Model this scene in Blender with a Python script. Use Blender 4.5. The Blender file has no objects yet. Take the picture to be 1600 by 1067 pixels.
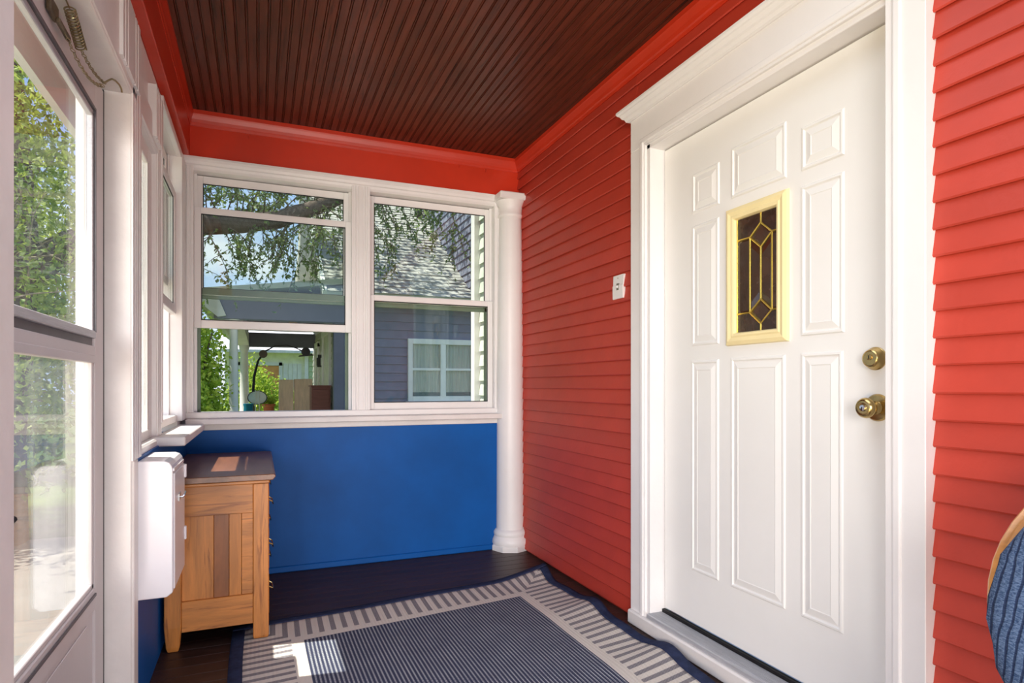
import bpy, bmesh, math, random
from mathutils import Vector, Matrix
R = random.Random(7)
C = bpy.context.scene.collection
PI = math.pi
H = 1.085                                   # eye height above the porch floor

# ------------------------------------------------------------------ camera, sky, sun, lights, exposure
cd = bpy.data.cameras.new('camera'); cam = bpy.data.objects.new('camera', cd); C.objects.link(cam)
cd.sensor_width = 36; cd.sensor_fit = 'HORIZONTAL'; cd.lens = 950/1600*36
cd.shift_y = 68.5/1600; cd.clip_start = .03; cd.clip_end = 300
YAW = math.atan2(395, 950)
cam.location = (0, 0, H); cam.rotation_euler = (PI/2, 0, -YAW)
bpy.context.scene.camera = cam
vs = bpy.context.scene.view_settings
bpy.context.scene.display_settings.display_device = 'sRGB'
vs.view_transform = 'Standard'; vs.look = 'None'; vs.gamma = 1; vs.use_curve_mapping = False
vs.exposure = 0.0

SKY_STRENGTH = 1.6
SUN_STRENGTH = 9.0
SUN_DIR = Vector((-1, .14, 2.0))            # towards the sun
world = bpy.data.worlds.new('sky'); bpy.context.scene.world = world; world.use_nodes = True

def srgb(*c):
    o = []
    for v in c:
        v /= 255
        o.append(v/12.92 if v <= .04045 else ((v+.055)/1.055)**2.4)
    return (*o, 1)

class NT:
    """small wrapper that writes node graphs as expressions"""
    def __init__(s, tree): s.t = tree; s.n = tree.nodes; s.l = tree.links
    def node(s, typ, ins=None, **kw):
        n = s.n.new(typ)
        for k, v in kw.items(): setattr(n, k, v)
        for k, v in (ins or {}).items(): s.put(n.inputs[k], v)
        return n
    def put(s, sock, v):
        if isinstance(v, bpy.types.NodeSocket): s.l.new(v, sock)
        elif v is not None:
            try: sock.default_value = v
            except Exception: sock.default_value = v[:3]
    def m(s, op, a, b=None, c=None):
        n = s.n.new('ShaderNodeMath'); n.operation = op
        s.put(n.inputs[0], a)
        if b is not None: s.put(n.inputs[1], b)
        if c is not None: s.put(n.inputs[2], c)
        return n.outputs[0]
    def mix(s, f, a, b, blend='MIX'):
        n = s.n.new('ShaderNodeMix'); n.data_type = 'RGBA'; n.blend_type = blend
        s.put(n.inputs[0], f); s.put(n.inputs[6], a); s.put(n.inputs[7], b)
        return n.outputs[2]
    def noise(s, vec, scale, detail=3, rough=.55, dist=0):
        n = s.n.new('ShaderNodeTexNoise'); s.put(n.inputs['Vector'], vec)
        n.inputs['Scale'].default_value = scale; n.inputs['Detail'].default_value = detail
        n.inputs['Roughness'].default_value = rough; n.inputs['Distortion'].default_value = dist
        return n.outputs['Fac']
    def ramp(s, f, lo, hi):
        n = s.n.new('ShaderNodeMapRange'); n.interpolation_type = 'SMOOTHSTEP'
        s.put(n.inputs[0], f); n.inputs[1].default_value = lo; n.inputs[2].default_value = hi
        return n.outputs[0]
    def mapping(s, vec, scale=(1,1,1), loc=(0,0,0)):
        n = s.n.new('ShaderNodeMapping'); s.put(n.inputs[0], vec)
        n.inputs[3].default_value = scale; n.inputs[1].default_value = loc
        return n.outputs[0]

w = NT(world.node_tree); w.n.clear()
tc = w.n.new('ShaderNodeTexCoord').outputs['Generated']
sx = w.node('ShaderNodeSeparateXYZ', {0: tc})
up = w.ramp(sx.outputs[2], -.02, .7)
sky = w.mix(up, (.42, .54, .74, 1), (.13, .27, .60, 1))
cl = w.noise(w.mapping(tc, (1, 1, 2.6), (3.1, .4, .2)), 2.6, 6, .6)
sky = w.mix(w.m('MULTIPLY', w.ramp(cl, .52, .70), .8), sky, (.74, .75, .78, 1))
sky = w.mix(w.ramp(sx.outputs[2], -.01, -.06), sky, (.12, .16, .08, 1))
bg = w.node('ShaderNodeBackground', {0: sky, 1: SKY_STRENGTH})
w.l.new(bg.outputs[0], w.n.new('ShaderNodeOutputWorld').inputs[0])

sd = bpy.data.lights.new('sun', 'SUN'); sd.energy = SUN_STRENGTH; sd.angle = .009; sd.color = (1, .95, .86)
so = bpy.data.objects.new('sun', sd); C.objects.link(so)
so.rotation_euler = SUN_DIR.to_track_quat('Z', 'Y').to_euler(); so.location = (-6, 4, 12)

def area(name, loc, target, sx_, sy_, energy, color):
    d = bpy.data.lights.new(name, 'AREA'); d.shape = 'RECTANGLE'; d.size = sx_; d.size_y = sy_
    d.energy = energy; d.color = color
    o = bpy.data.objects.new(name, d); C.objects.link(o); o.location = loc
    o.rotation_euler = (Vector(target)-Vector(loc)).to_track_quat('-Z', 'Y').to_euler()
    return o
# added fill lamps for daylight at the open near side: cool sky, warm ground
area('sky_fill', (-1.5, -1.1, 1.75), (.75, 3.8, 1.2), 1.5, 1.9, 8, (.88, .94, 1))
area('ground_fill', (-1.5, .0, .35), (1.62, 3.0, 2.9), 1.7, .8, 25, (1, .74, .48)).data.spread = math.radians(115)
area('end_fill', (-2.05, -3.6, 1.7), (.7, 3.77, 1.1), 2.0, 2.0, 66, (1, .95, .9)).data.spread = math.radians(90)
area('low_fill', (.6, -3.4, .30), (.4, 3.77, 1.0), 2.6, .6, 32, (1, .94, .88)).data.spread = math.radians(90)
top = area('overhead_fill', (.62, .95, 2.52), (.62, .96, 0), 1.5, 1.5, 15, (.78, .88, 1)); top.data.spread = math.radians(130)  # added overhead fill for rug and siding; the porch has no lamp here

# ------------------------------------------------------------------ materials
MATS = {}
def mat(name, col, rough=.5, var=.06, scale=6, bump=.0, bscale=40, metal=0, coat=0, col2=None, stretch=None, rnd=0, spec=.5, bands=None, sub=None):
    if name in MATS: return MATS[name]
    m = bpy.data.materials.new(name); m.use_nodes = True; MATS[name] = m
    t = NT(m.node_tree); b = t.n['Principled BSDF']
    tc = t.n.new('ShaderNodeTexCoord').outputs['Object']
    oi = t.n.new('ShaderNodeObjectInfo')
    off = t.m('MULTIPLY', oi.outputs['Random'], 37.0)
    cx = t.n.new('ShaderNodeCombineXYZ'); t.put(cx.inputs[0], off); t.put(cx.inputs[1], off); t.put(cx.inputs[2], off)
    va = t.n.new('ShaderNodeVectorMath'); va.operation = 'ADD'
    t.put(va.inputs[0], tc); t.put(va.inputs[1], cx.outputs[0])
    vec = t.mapping(va.outputs[0], stretch or (1, 1, 1))
    n1 = t.noise(vec, scale, 5, .6, .4 if stretch else 0)
    dark = tuple(c*(1-var*3) for c in col[:3])+(1,)
    lite = tuple(min(1, c*(1+var*2)) for c in col[:3])+(1,)
    c = t.mix(t.ramp(n1, .25, .75), dark if col2 is None else col2, lite if col2 is None else col)
    if bands:                                # wood grain: (frequency vector, strength, colour)
        wv = t.noise(t.mapping(va.outputs[0], bands[0]), 1.0, 4, .65, 1.2)
        c = t.mix(t.m('MULTIPLY', t.ramp(wv, .52, .72), bands[1]), c, bands[2])
    if rnd:
        k = t.m('MULTIPLY_ADD', oi.outputs['Random'], rnd*2, 1-rnd)
        cc = t.n.new('ShaderNodeCombineXYZ')
        for i in range(3): t.put(cc.inputs[i], k)
        c = t.mix(1.0, c, cc.outputs[0], 'MULTIPLY')
    t.put(b.inputs['Base Color'], c)
    b.inputs['Roughness'].default_value = rough; b.inputs['Metallic'].default_value = metal
    b.inputs['Coat Weight'].default_value = coat; b.inputs['Coat Roughness'].default_value = .12
    b.inputs['Specular IOR Level'].default_value = spec
    if sub: b.inputs['Transmission Weight'].default_value = 0
    if bump:
        bn = t.node('ShaderNodeBump', {'Strength': bump, 'Distance': .004, 'Height': t.noise(vec, bscale, 4)})
        t.put(b.inputs['Normal'], bn.outputs[0])
    return m

def glass_mat(name, tint=(1, 1, 1, 1), dirt=0.0, boost=1.0):
    m = bpy.data.materials.new(name); m.use_nodes = True; MATS[name] = m
    t = NT(m.node_tree); t.n.clear()
    bf = t.n.new('ShaderNodeNewGeometry').outputs['Backfacing']
    fr = t.node('ShaderNodeFresnel', {0: t.m('MULTIPLY_ADD', bf, 1/1.5-1.5, 1.5)}).outputs[0]
    f = t.m('MINIMUM', t.m('MULTIPLY', fr, boost), .9)
    tr = t.node('ShaderNodeBsdfTransparent', {0: tint}).outputs[0]
    gl = t.node('ShaderNodeBsdfGlossy', {0: (1, 1, 1, 1), 'Roughness': 0.0}).outputs[0]
    if dirt:
        tc = t.n.new('ShaderNodeTexCoord').outputs['Object']
        n = t.ramp(t.noise(t.mapping(tc, (1, 9, 1.2)), 2.2, 5), .25, .8)
        df = t.node('ShaderNodeBsdfDiffuse', {0: (.9, .9, .9, 1)}).outputs[0]
        tl = t.node('ShaderNodeBsdfTranslucent', {0: (.9, .9, .9, 1)}).outputs[0]
        dd = t.node('ShaderNodeMixShader', {0: .6, 1: df, 2: tl}).outputs[0]
        tr = t.node('ShaderNodeMixShader', {0: t.m('MULTIPLY_ADD', n, dirt, dirt*.5), 1: tr, 2: dd}).outputs[0]
    mx = t.node('ShaderNodeMixShader', {0: f, 1: tr, 2: gl}).outputs[0]
    t.l.new(mx, t.n.new('ShaderNodeOutputMaterial').inputs[0])
    return m

WHITE = mat('white_paint', srgb(238, 234, 232), .38, .012, 3, .12, 60)
WHITEOLD = mat('worn_white_paint', srgb(232, 226, 222), .45, .03, 4, .4, 25)
DOORW = mat('door_white', srgb(240, 238, 234), .32, .008, 2, .04, 90)
RED = mat('red_siding_paint', srgb(190, 62, 44), .5, .03, 4, .18, 60, rnd=.05)
REDT = mat('red_trim_paint', srgb(204, 54, 28), .35, .03, 3, .12, 50)
BLUE = mat('blue_wall_paint', srgb(0, 86, 164), .5, .05, 2.5, .12, 50, spec=.25)
STAIN = mat('dark_stained_beadboard', srgb(98, 46, 30), .42, .1, 3, .15, 40, coat=.1, spec=.3, stretch=(14, 1.2, 14), rnd=.14, bands=((60, 3, 60), 1.0, srgb(48, 20, 14)))
FLOORM = mat('dark_brown_floor_paint', srgb(64, 44, 38), .42, .1, 2, .15, 30, stretch=(2, 12, 2), rnd=.12, spec=.25)
OAK = mat('honey_oak', srgb(196, 124, 56), .42, .1, 2.5, .08, 60, coat=.12, stretch=(9, 9, 1.2), rnd=.1, bands=((46, 46, 2.6), 1.0, srgb(132, 72, 28)))
OAKH = mat('honey_oak_rail', srgb(196, 124, 56), .42, .1, 2.5, .08, 60, coat=.12, stretch=(1.2, 9, 9), rnd=.06, bands=((3, 40, 40), 1.0, srgb(130, 70, 28)))
OAKD = mat('walnut_brown_board', srgb(150, 88, 44), .42, .1, 2.5, .08, 60, coat=.12, stretch=(9, 9, 1.2), bands=((46, 46, 2.6), .5, srgb(104, 58, 28)))
TOPW = mat('dark_oiled_top', srgb(122, 80, 56), .34, .1, 2.5, .05, 60, coat=.1, stretch=(9, 1.2, 9), bands=((46, 2.6, 40), .4, srgb(80, 50, 36)))
ENAMEL = mat('white_enamel', srgb(236, 232, 236), .3, .01, 5, .1, 30, coat=.3)
ALU = mat('brushed_aluminium', srgb(196, 196, 200), .38, .05, 8, .1, 60, metal=.35, stretch=(20, 1, 20))
STORM = mat('storm_door_white_metal', srgb(206, 200, 200), .35, .02, 4, .03, 60)
TRACK = mat('dark_track', srgb(96, 92, 96), .45, .05, 8)
BRASS = mat('antique_brass', srgb(196, 168, 110), .24, .08, 12, .02, 60, metal=1)
LEAD = mat('brass_came', srgb(226, 196, 92), .25, .05, 12, metal=.8)
CHROME = mat('chrome', srgb(215, 215, 218), .15, .02, 12, metal=1)
STEEL = mat('dull_spring_steel', srgb(158, 146, 112), .32, .08, 20, metal=.9)
BLACK = mat('black_rubber', srgb(22, 20, 22), .6, .1, 10)
CREAM = mat('cream_frame', srgb(244, 226, 172), .38, .02, 6)
GREENST = mat('grey_green_storm_metal', srgb(112, 128, 108), .45, .04, 6)
BROWNGL = mat('obscure_glass_dark_behind', srgb(58, 40, 30), .12, .2, 26, .5, 160, coat=.6)  # opaque; the brown stands in for the dark interior behind the panes
BROWNBV = mat('bevel_glass_dark_behind', srgb(66, 46, 34), .06, .12, 10, .05, 30, coat=.8)  # bevelled panes, same dark interior put into the colour
CLEAR = glass_mat('clear_glass', tint=(.965, .985, .97, 1), boost=.6)
DIRTY = glass_mat('hazy_glass', dirt=.10, boost=.9)
UPGL = glass_mat('storm_glass', dirt=.015, boost=.45)

# ------------------------------------------------------------------ mesh helpers
class MB:
    def __init__(s): s.v = []; s.f = []
    def add(s, vs, fs):
        k = len(s.v); s.v += [tuple(p) for p in vs]; s.f += [tuple(i+k for i in f) for f in fs]; return s
    def box(s, x0, x1, y0, y1, z0, z1):
        return s.add([(x0,y0,z0),(x1,y0,z0),(x1,y1,z0),(x0,y1,z0),(x0,y0,z1),(x1,y0,z1),(x1,y1,z1),(x0,y1,z1)],
                     [(0,3,2,1),(4,5,6,7),(0,1,5,4),(1,2,6,5),(2,3,7,6),(3,0,4,7)])
    def hexa(s, bot, top):
        return s.add(list(bot)+list(top), [(0,3,2,1),(4,5,6,7),(0,1,5,4),(1,2,6,5),(2,3,7,6),(3,0,4,7)])
    def prism(s, prof, axis, a0, a1):
        n = len(prof)
        def P(p, a): return {'x': (a, p[0], p[1]), 'y': (p[0], a, p[1]), 'z': (p[0], p[1], a)}[axis]
        vs = [P(p, a0) for p in prof]+[P(p, a1) for p in prof]
        fs = [tuple(range(n)), tuple(range(2*n-1, n-1, -1))]+[(i, (i+1) % n, n+(i+1) % n, n+i) for i in range(n)]
        return s.add(vs, fs)
    def loops(s, ls, cap0=True, cap1=True, closed=True):
        n = len(ls[0]); vs = [p for l in ls for p in l]; fs = []
        for a in range(len(ls)-1):
            for i in range(n if closed else n-1):
                j = (i+1) % n; fs.append((a*n+i, a*n+j, (a+1)*n+j, (a+1)*n+i))
        if cap0: fs.append(tuple(range(n-1, -1, -1)))
        if cap1: fs.append(tuple(range((len(ls)-1)*n, len(ls)*n)))
        return s.add(vs, fs)
    def lathe(s, prof, o, axis='z', n=24):
        """prof: (distance along the axis, radius)"""
        ls = []
        for a, r in prof:
            l = []
            for i in range(n):
                t = 2*PI*i/n; u, v = r*math.cos(t), r*math.sin(t)
                l.append({'z': (o[0]+u, o[1]+v, o[2]+a), 'x': (o[0]+a, o[1]+u, o[2]+v), '-x': (o[0]-a, o[1]+u, o[2]+v), 'y': (o[0]+u, o[1]+a, o[2]+v)}[axis])
            ls.append(l)
        return s.loops(ls)
    def tube(s, path, r, n=8, closed=False):
        P = [Vector(p) for p in path]; m = len(P); ls = []
        ref = Vector((0, 0, 1)); prev = None
        for i, p in enumerate(P):
            if closed: d = P[(i+1) % m]-P[i-1]
            else: d = P[min(i+1, m-1)]-P[max(i-1, 0)]
            d.normalize()
            if prev is None:
                a = d.cross(ref)
                if a.length < .1: a = d.cross(Vector((1, 0, 0)))
            else: a = prev-d*prev.dot(d)
            a.normalize(); prev = a; b = d.cross(a); rr = r[i] if isinstance(r, (list, tuple)) else r
            ls.append([p+a*rr*math.cos(2*PI*k/n)+b*rr*math.sin(2*PI*k/n) for k in range(n)])
        if closed: return s.loops(ls+[ls[0]], False, False)
        return s.loops(ls)
    def build(s, name, m, parent=None, bevel=0, smooth=False, seg=1, kind=None, top=False, recalc=True, weld=False):
        me = bpy.data.meshes.new(name)
        org = Vector((0, 0, 0))
        if parent is not None:
            p = parent
            while p is not None: org += Vector(p.location); p = p.parent
        elif top:
            xs = [v[0] for v in s.v]; ys = [v[1] for v in s.v]; zs = [v[2] for v in s.v]
            org = Vector(((min(xs)+max(xs))/2, (min(ys)+max(ys))/2, min(zs)))
        me.from_pydata([tuple(Vector(v)-org) for v in s.v], [], s.f)
        if recalc:
            bm = bmesh.new(); bm.from_mesh(me)
            if weld: bmesh.ops.remove_doubles(bm, verts=bm.verts, dist=1e-5)
            bmesh.ops.recalc_face_normals(bm, faces=bm.faces); bm.to_mesh(me); bm.free()
        if smooth:
            for p in me.polygons: p.use_smooth = True
        me.materials.append(m)
        o = bpy.data.objects.new(name, me); C.objects.link(o)
        if parent is not None: o.parent = parent
        elif top: o.location = org
        if bevel:
            b = o.modifiers.new('bevel', 'BEVEL'); b.width = bevel; b.segments = seg; b.limit_method = 'ANGLE'; b.angle_limit = .6
        if smooth:
            e = o.modifiers.new('edges', 'EDGE_SPLIT'); e.split_angle = .7
        if kind: o['kind'] = kind
        return o
def B(*a): return MB().box(*a)
def empty(name, loc=(0, 0, 0), kind=None):
    o = bpy.data.objects.new(name, None); o.empty_display_size = .1; C.objects.link(o); o.location = loc
    if kind: o['kind'] = kind
    return o
def tag(o, label, cat, group=None):
    o['label'] = label; o['category'] = cat
    if group: o['group'] = group
    return o
def thing(name, loc, label, cat, group=None): return tag(empty(name, loc), label, cat, group)
def dup(src, loc, parent, name=None):
    c = src.copy(); C.objects.link(c); c.parent = parent; c.location = loc; return c

# ------------------------------------------------------------------ room shell
XW = 1.622          # backing of the clapboard wall
XL = -.37           # inner face of the lower left wall
YB = 3.77           # blue wall face
ZC = 2.60
Y0 = -1.75
floor = B(-.5, 1.75, Y0, 3.9, -.12, -.018).build('floor', FLOORM, kind='structure')
fb = None
y = Y0; k = 0
while y < 3.85:
    loc = (.62, y+.0415, -.009)
    if fb is None:
        fb = MB().box(-1.07, 1.07, -.0407, .0407, -.009, .009).build('floor_board', FLOORM, floor, bevel=.0015); fb.location = loc
    else: dup(fb, loc, floor)
    y += .083

# beadboard ceiling: strips run along the porch, each with a bead between two grooves
ceil = B(-.5, 1.75, Y0, 3.9, ZC+.012, ZC+.06).build('ceiling', STAIN, kind='structure')
pw = .0433
prof = [(0, .012), (0, .005), (.0018, .0065), (.003, .001), (.0048, 0), (.0068, .001), (.008, .0065), (.0098, .0065), (.0112, 0), (pw-.0012, 0), (pw, .003), (pw, .012)]
bb = None; x = -.40
while x < XW:
    loc = (x, 0, ZC+R.uniform(-.0006, .0006))
    if bb is None:
        bb = MB().prism(prof, 'y', Y0, 3.82).build('beadboard', STAIN, ceil); bb.location = loc
    else: dup(bb, loc, ceil)
    x += pw

# roof over the porch with its eave
MB().box(-.875, 1.8, Y0-.3, 4.15, 2.68, 2.76).box(-.875, -.84, Y0-.3, 4.15, 2.35, 2.68).build('roof', WHITE, kind='structure')

# right wall, clapboards
wr = MB().box(XW, 1.80, 2.26, 3.95, 0, ZC).box(XW, 1.80, Y0, 1.12, 0, ZC).box(XW, 1.80, 1.12, 2.26, 2.15, ZC).build('wall_right', RED, kind='structure')
EXP = .0702
def clap(y0, y1):
    return MB().prism([(XW-.018, .0045), (XW-.0145, 0), (XW-.0125, 0), (XW-.0125, .007), (XW, .006), (XW, .078), (XW-.004, .078)], 'y', y0, y1)
left_src = right_src = head_src = None
for i in range(37):
    z = .012+i*EXP
    if z+.07 > 2.56: break
    jit = lambda: R.uniform(-.0012, .0012)
    if left_src is None:
        left_src = clap(2.37, 3.80).build('clapboard', RED, wr); left_src.location = (0, 0, z)
        right_src = clap(Y0, 1.035).build('clapboard', RED, wr); right_src.location = (0, 0, z)
    else:
        dup(left_src, (jit(), 0, z+jit()), wr); dup(right_src, (jit(), 0, z+jit()), wr)
    if z > 2.27:
        if head_src is None:
            head_src = clap(1.035, 2.37).build('clapboard', RED, wr); head_src.location = (0, 0, z)
        else: dup(head_src, (jit(), 0, z+jit()), wr)

# the house wall goes on past the porch: pale clapboards and a corner board outside the window
ow = B(1.56, 1.80, 3.95, 4.42, -.6, 3.6).build('wall_outer', WHITE, kind='structure')
PALE = mat('pale_outer_siding', srgb(206, 210, 196), .5, .03, 5)
src = None
for i in range(34):
    z = -.2+i*.11
    if src is None:
        src = MB().prism([(1.537, 0), (1.562, 0), (1.562, .118), (1.556, .118)], 'y', 3.95, 4.36).build('clapboard', PALE, ow); src.location = (0, 0, z)
    else: dup(src, (0, 0, z), ow)
B(1.505, 1.56, 4.36, 4.44, -.6, 3.6).build('corner_board', WHITE, ow)

# back wall: blue below, beam above, posts between the windows
wb = B(-.5, 1.75, YB, 3.90, 0, .85).build('wall_back', BLUE, kind='structure')
B(-.37, 1.5, YB-.012, YB, .0, .035).build('baseboard_back', BLUE, kind='structure', bevel=.004)
B(-.5, 1.75, YB+.0, 3.93, 2.345, ZC+.05).build('beam', REDT, wb)
B(-.5, -.345, 3.795, 3.95, .85, 2.345).build('post', WHITE, wb)
B(.53, .615, 3.795, 3.95, .85, 2.345).build('post', WHITE, wb)
B(1.455, 1.75, 3.80, 3.95, .85, 2.345).build('post', WHITE, wb)
B(-.5, 1.75, 3.80, 3.95, 2.285, 2.345).build('lintel', WHITE, wb)

# left wall: blue below, white between the openings, beam above
wl = B(-.50, XL, 2.26, 3.9, 0, .845).build('wall_left', BLUE, kind='structure')
for a, b in ((2.235, 2.385), (2.86, 2.955), (3.60, 3.9)):
    B(-.52, -.395, a, b, .845 if a > 2.24 else 0, 2.345).build('post', WHITE, wl)
B(-.52, -.395, 2.385, 2.86, 2.04, 2.345).build('lintel', WHITE, wl)
B(-.52, -.395, 2.955, 3.60, 2.285, 2.345).build('lintel', WHITE, wl)
B(-.52, -.385, .9, 2.235, 2.028, 2.345).build('lintel', WHITE, wl)

B(-.52, -.395, Y0, 3.9, 2.345, ZC+.05).build('beam', REDT, wl)

# red trim: boxed frieze on the left, crown strips all round
t4 = empty('trim_1', (0, 0, 0), 'structure')
B(-.395, -.352, Y0, YB, 2.345, ZC).build('frieze_board', REDT, t4, bevel=.003)
def crown(o, sx):        # profile out of the wall, (distance, z)
    return [(0, ZC), (0, ZC-.085), (.006, ZC-.085), (.010, ZC-.072), (.016, ZC-.066), (.022, ZC-.05), (.034, ZC-.03), (.04, ZC-.022), (.04, ZC)]
MB().prism([(-.352+d*.45, z) for d, z in crown(0, 1)], 'y', Y0, YB).build('crown_moulding', REDT, t4)
MB().prism([(YB-d*.6, z) for d, z in crown(0, 1)], 'x', -.352, XW).build('crown_moulding', REDT, t4)
MB().prism([(XW-.012-d*.8, z+.0) for d, z in crown(0, 1)], 'y', Y0, YB).build('crown_moulding', REDT, t4)

# ------------------------------------------------------------------ windows
def double_hung(name, P, u0, u1, z0, z1, low, upp, storm=True, stormbar=1.607, sh=0, stile=.036):
    """P(u, d, z) -> world point; d grows outwards from the casing face"""
    root = empty(name, P((u0+u1)/2, .05, z0), 'structure')
    def bx(mb, ua, ub, da, db, za, zb):
        q = [P(ua,da,za), P(ub,da,za), P(ub,db,za), P(ua,db,za)]; r = [P(ua,da,zb), P(ub,da,zb), P(ub,db,zb), P(ua,db,zb)]
        mb.hexa(q, r); return mb
    f = MB()
    for a, b in ((u0-.012, u0+.006), (u1-.006, u1+.012)): bx(f, a, b, .012+sh, .165, z0, z1)
    bx(f, u0, u1, .012, .165, z1-.008, z1+.012)
    f.build('window_frame', WHITE, root, bevel=.002)
    s = MB()
    for a, b in ((u0+.006, u0+.022), (u1-.022, u1-.006)): bx(s, a, b, .066+sh, .072+sh, z0, z1)
    s.build('parting_bead', WHITE, root)
    sl = MB()
    bx(sl, u0, u1, .012, .19, z0-.03, z0+.006); sl.build('window_sill', WHITEOLD, root, bevel=.003)
    def sash(nm, za, zb, da, db, st, rt, rb):
        m_ = MB(); a, b = u0+.008, u1-.008
        bx(m_, a, a+st, da, db, za, zb); bx(m_, b-st, b, da, db, za, zb)
        bx(m_, a+st, b-st, da, db, zb-rt, zb); bx(m_, a+st, b-st, da, db, za, za+rb)
        o = m_.build(nm, WHITE, root, bevel=.003)
        g = MB(); bx(g, a+st, b-st, (da+db)/2-.002, (da+db)/2+.002, za+rb, zb-rt); g.build('pane', CLEAR, o)
        q = MB()
        e = .005
        for ua, ub, zc, zd in ((a+st, a+st+e, za+rb, zb-rt), (b-st-e, b-st, za+rb, zb-rt), (a+st, b-st, zb-rt-e, zb-rt), (a+st, b-st, za+rb, za+rb+e)):
            bx(q, ua, ub, da+.006, da+.009, zc, zd)
        q.build('glazing_gasket', BLACK, o)
    sash('lower_sash', low[0], low[1], .034+sh, .064+sh, stile, .036, .045)
    sash('upper_sash', upp[0], upp[1], .074+sh, .104+sh, stile+.006, .042, .036)
    mst = MB(); bx(mst, u0+.012, u1-.012, .0715+sh, .074+sh, upp[0], upp[0]+.037); bx(mst, u1-.03, u1-.012, .0715+sh, .074+sh, upp[0], low[1]-.04 if low[1] > 1.9 else upp[0]+.04)
    mst.build('meeting_strip', GREENST, root)
    if storm:
        m_ = MB(); a, b = u0+.012, u1-.012
        bx(m_, a, a+.022, .13, .146, z0, z1); bx(m_, b-.022, b, .13, .146, z0, z1)
        bx(m_, a, b, .13, .146, z1-.03, z1); bx(m_, a, b, .13, .150, stormbar-.022, stormbar+.016)
        o = m_.build('storm_frame', GREENST, root, bevel=.002)
        g = MB(); bx(g, a+.02, b-.02, .138, .140, stormbar, z1-.02); g.build('storm_pane', CLEAR, o)
    return root
PB = lambda u, d, z: (u, 3.78+d, z)
PL = lambda u, d, z: (-.385-d, u, z)
double_hung('window_1', PB, -.345, .53, .925, 2.285, (1.407, 2.085), (1.60, 2.272))
double_hung('window_2', PB, .615, 1.455, .925, 2.285, (.932, 1.648), (1.61, 2.272))
double_hung('window_3', PL, 2.955, 3.60, .925, 2.285, (1.455, 2.085), (1.60, 2.272), storm=True, sh=-.02, stile=.06)
# single sash beside the storm door
w4 = empty('window_4', (-.43, 2.62, .86), 'structure')
m_ = MB(); m_.box(-.47, -.388, 2.378, 2.39, .86, 2.04).box(-.47, -.388, 2.855, 2.868, .86, 2.04).box(-.47, -.388, 2.378, 2.868, 2.03, 2.05).build('window_frame', WHITE, w4, bevel=.002)
B(-.50, -.38, 2.378, 2.868, .845, .872).build('window_sill', WHITE, w4, bevel=.003)
sm = MB(); sm.box(-.425, -.4055, 2.39, 2.46, .872, 2.03).box(-.425, -.4055, 2.775, 2.855, .872, 2.03).box(-.425, -.4055, 2.46, 2.775, 1.965, 2.03).box(-.425, -.4055, 2.46, 2.775, .872, .91)
so_ = sm.build('sash', WHITE, w4, bevel=.003)
B(-.414, -.411, 2.46, 2.775, .91, 1.965).build('pane', CLEAR, so_)
g_ = MB().box(-.4075, -.4045, 2.772, 2.776, .91, 1.965).build('glazing_gasket', mat('mauve_gasket', srgb(150, 130, 128), .6), so_)

# white casings of the back windows
t1 = empty('trim_2', (0, 0, 0), 'structure')
hp = [(3.80, 2.345), (3.752, 2.345), (3.752, 2.333), (3.762, 2.322), (3.766, 2.308), (3.774, 2.303), (3.778, 2.290), (3.786, 2.278), (3.80, 2.278)]
MB().prism(hp, 'x', -.385, 1.50).build('head_casing', WHITE, t1)
def fluted(a0, a1, face, depth, grooves, horiz=False):
    """casing cross section (along, out): flat board with vertical grooves"""
    pts = [(a0, face+depth), (a0, face)]
    for g, wd in grooves:
        pts += [(g-wd, face), (g-wd*.5, face+.006), (g+wd*.5, face+.006), (g+wd, face)]
    pts += [(a1, face), (a1, face+depth)]
    return pts
MB().prism(fluted(-.392, -.335, 3.772, .03, [(-.372, .005), (-.352, .005)]), 'z', .905, 2.30).build('side_casing', WHITE, t1)
MB().prism(fluted(.518, .627, 3.772, .03, [(.537, .004), (.553, .006), (.592, .006), (.609, .004)]), 'z', .905, 2.30).build('mullion_casing', WHITE, t1)
MB().prism(fluted(1.443, 1.505, 3.772, .03, [(1.462, .004), (1.482, .005)]), 'z', .905, 2.30).build('side_casing', WHITE, t1)
B(-.39, 1.50, 3.765, 3.80, .90, .935).build('sill_rail', WHITE, t1, bevel=.003)
B(-.37, 1.60, 3.70, 3.80, .868, .90).build('window_stool', WHITEOLD, t1, bevel=.004)
B(-.385, 1.47, 3.76, 3.79, .835, .868).build('apron', WHITEOLD, t1, bevel=.003)

# casings of the left windows
t2 = empty('trim_3', (0, 0, 0), 'structure')
def flutedL(a0, a1, face, depth, grooves):
    return [(-q, p) for p, q in fluted(a0, a1, -face, depth, grooves)]
MB().prism(flutedL(2.235, 2.385, -.368, .03, [(2.268, .006), (2.30, .006), (2.35, .006)]), 'z', .845, 2.24).build('door_side_casing', WHITE, t2)
MB().prism(flutedL(2.861, 2.958, -.383, .03, [(2.88, .005), (2.90, .005), (2.93, .005)]), 'z', .845, 2.255).build('mullion_casing', WHITE, t2)
MB().prism(flutedL(3.592, 3.775, -.372, .03, [(3.62, .006), (3.655, .006), (3.70, .006)]), 'z', .90, 2.30).build('corner_casing', WHITE, t2)
B(-.40, -.374, 2.945, 3.775, 2.275, 2.315).build('head_casing', WHITE, t2, bevel=.003)
B(-.40, -.38, 2.385, 2.86, 2.035, 2.14).build('head_casing', WHITE, t2, bevel=.003)
B(-.40, -.376, 2.385, 2.90, .838, .868).build('bottom_casing', WHITE, t2, bevel=.003)
B(-.40, -.276, 2.78, 3.70, .84, .876).build('window_stool', WHITEOLD, t2, bevel=.004)
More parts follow.
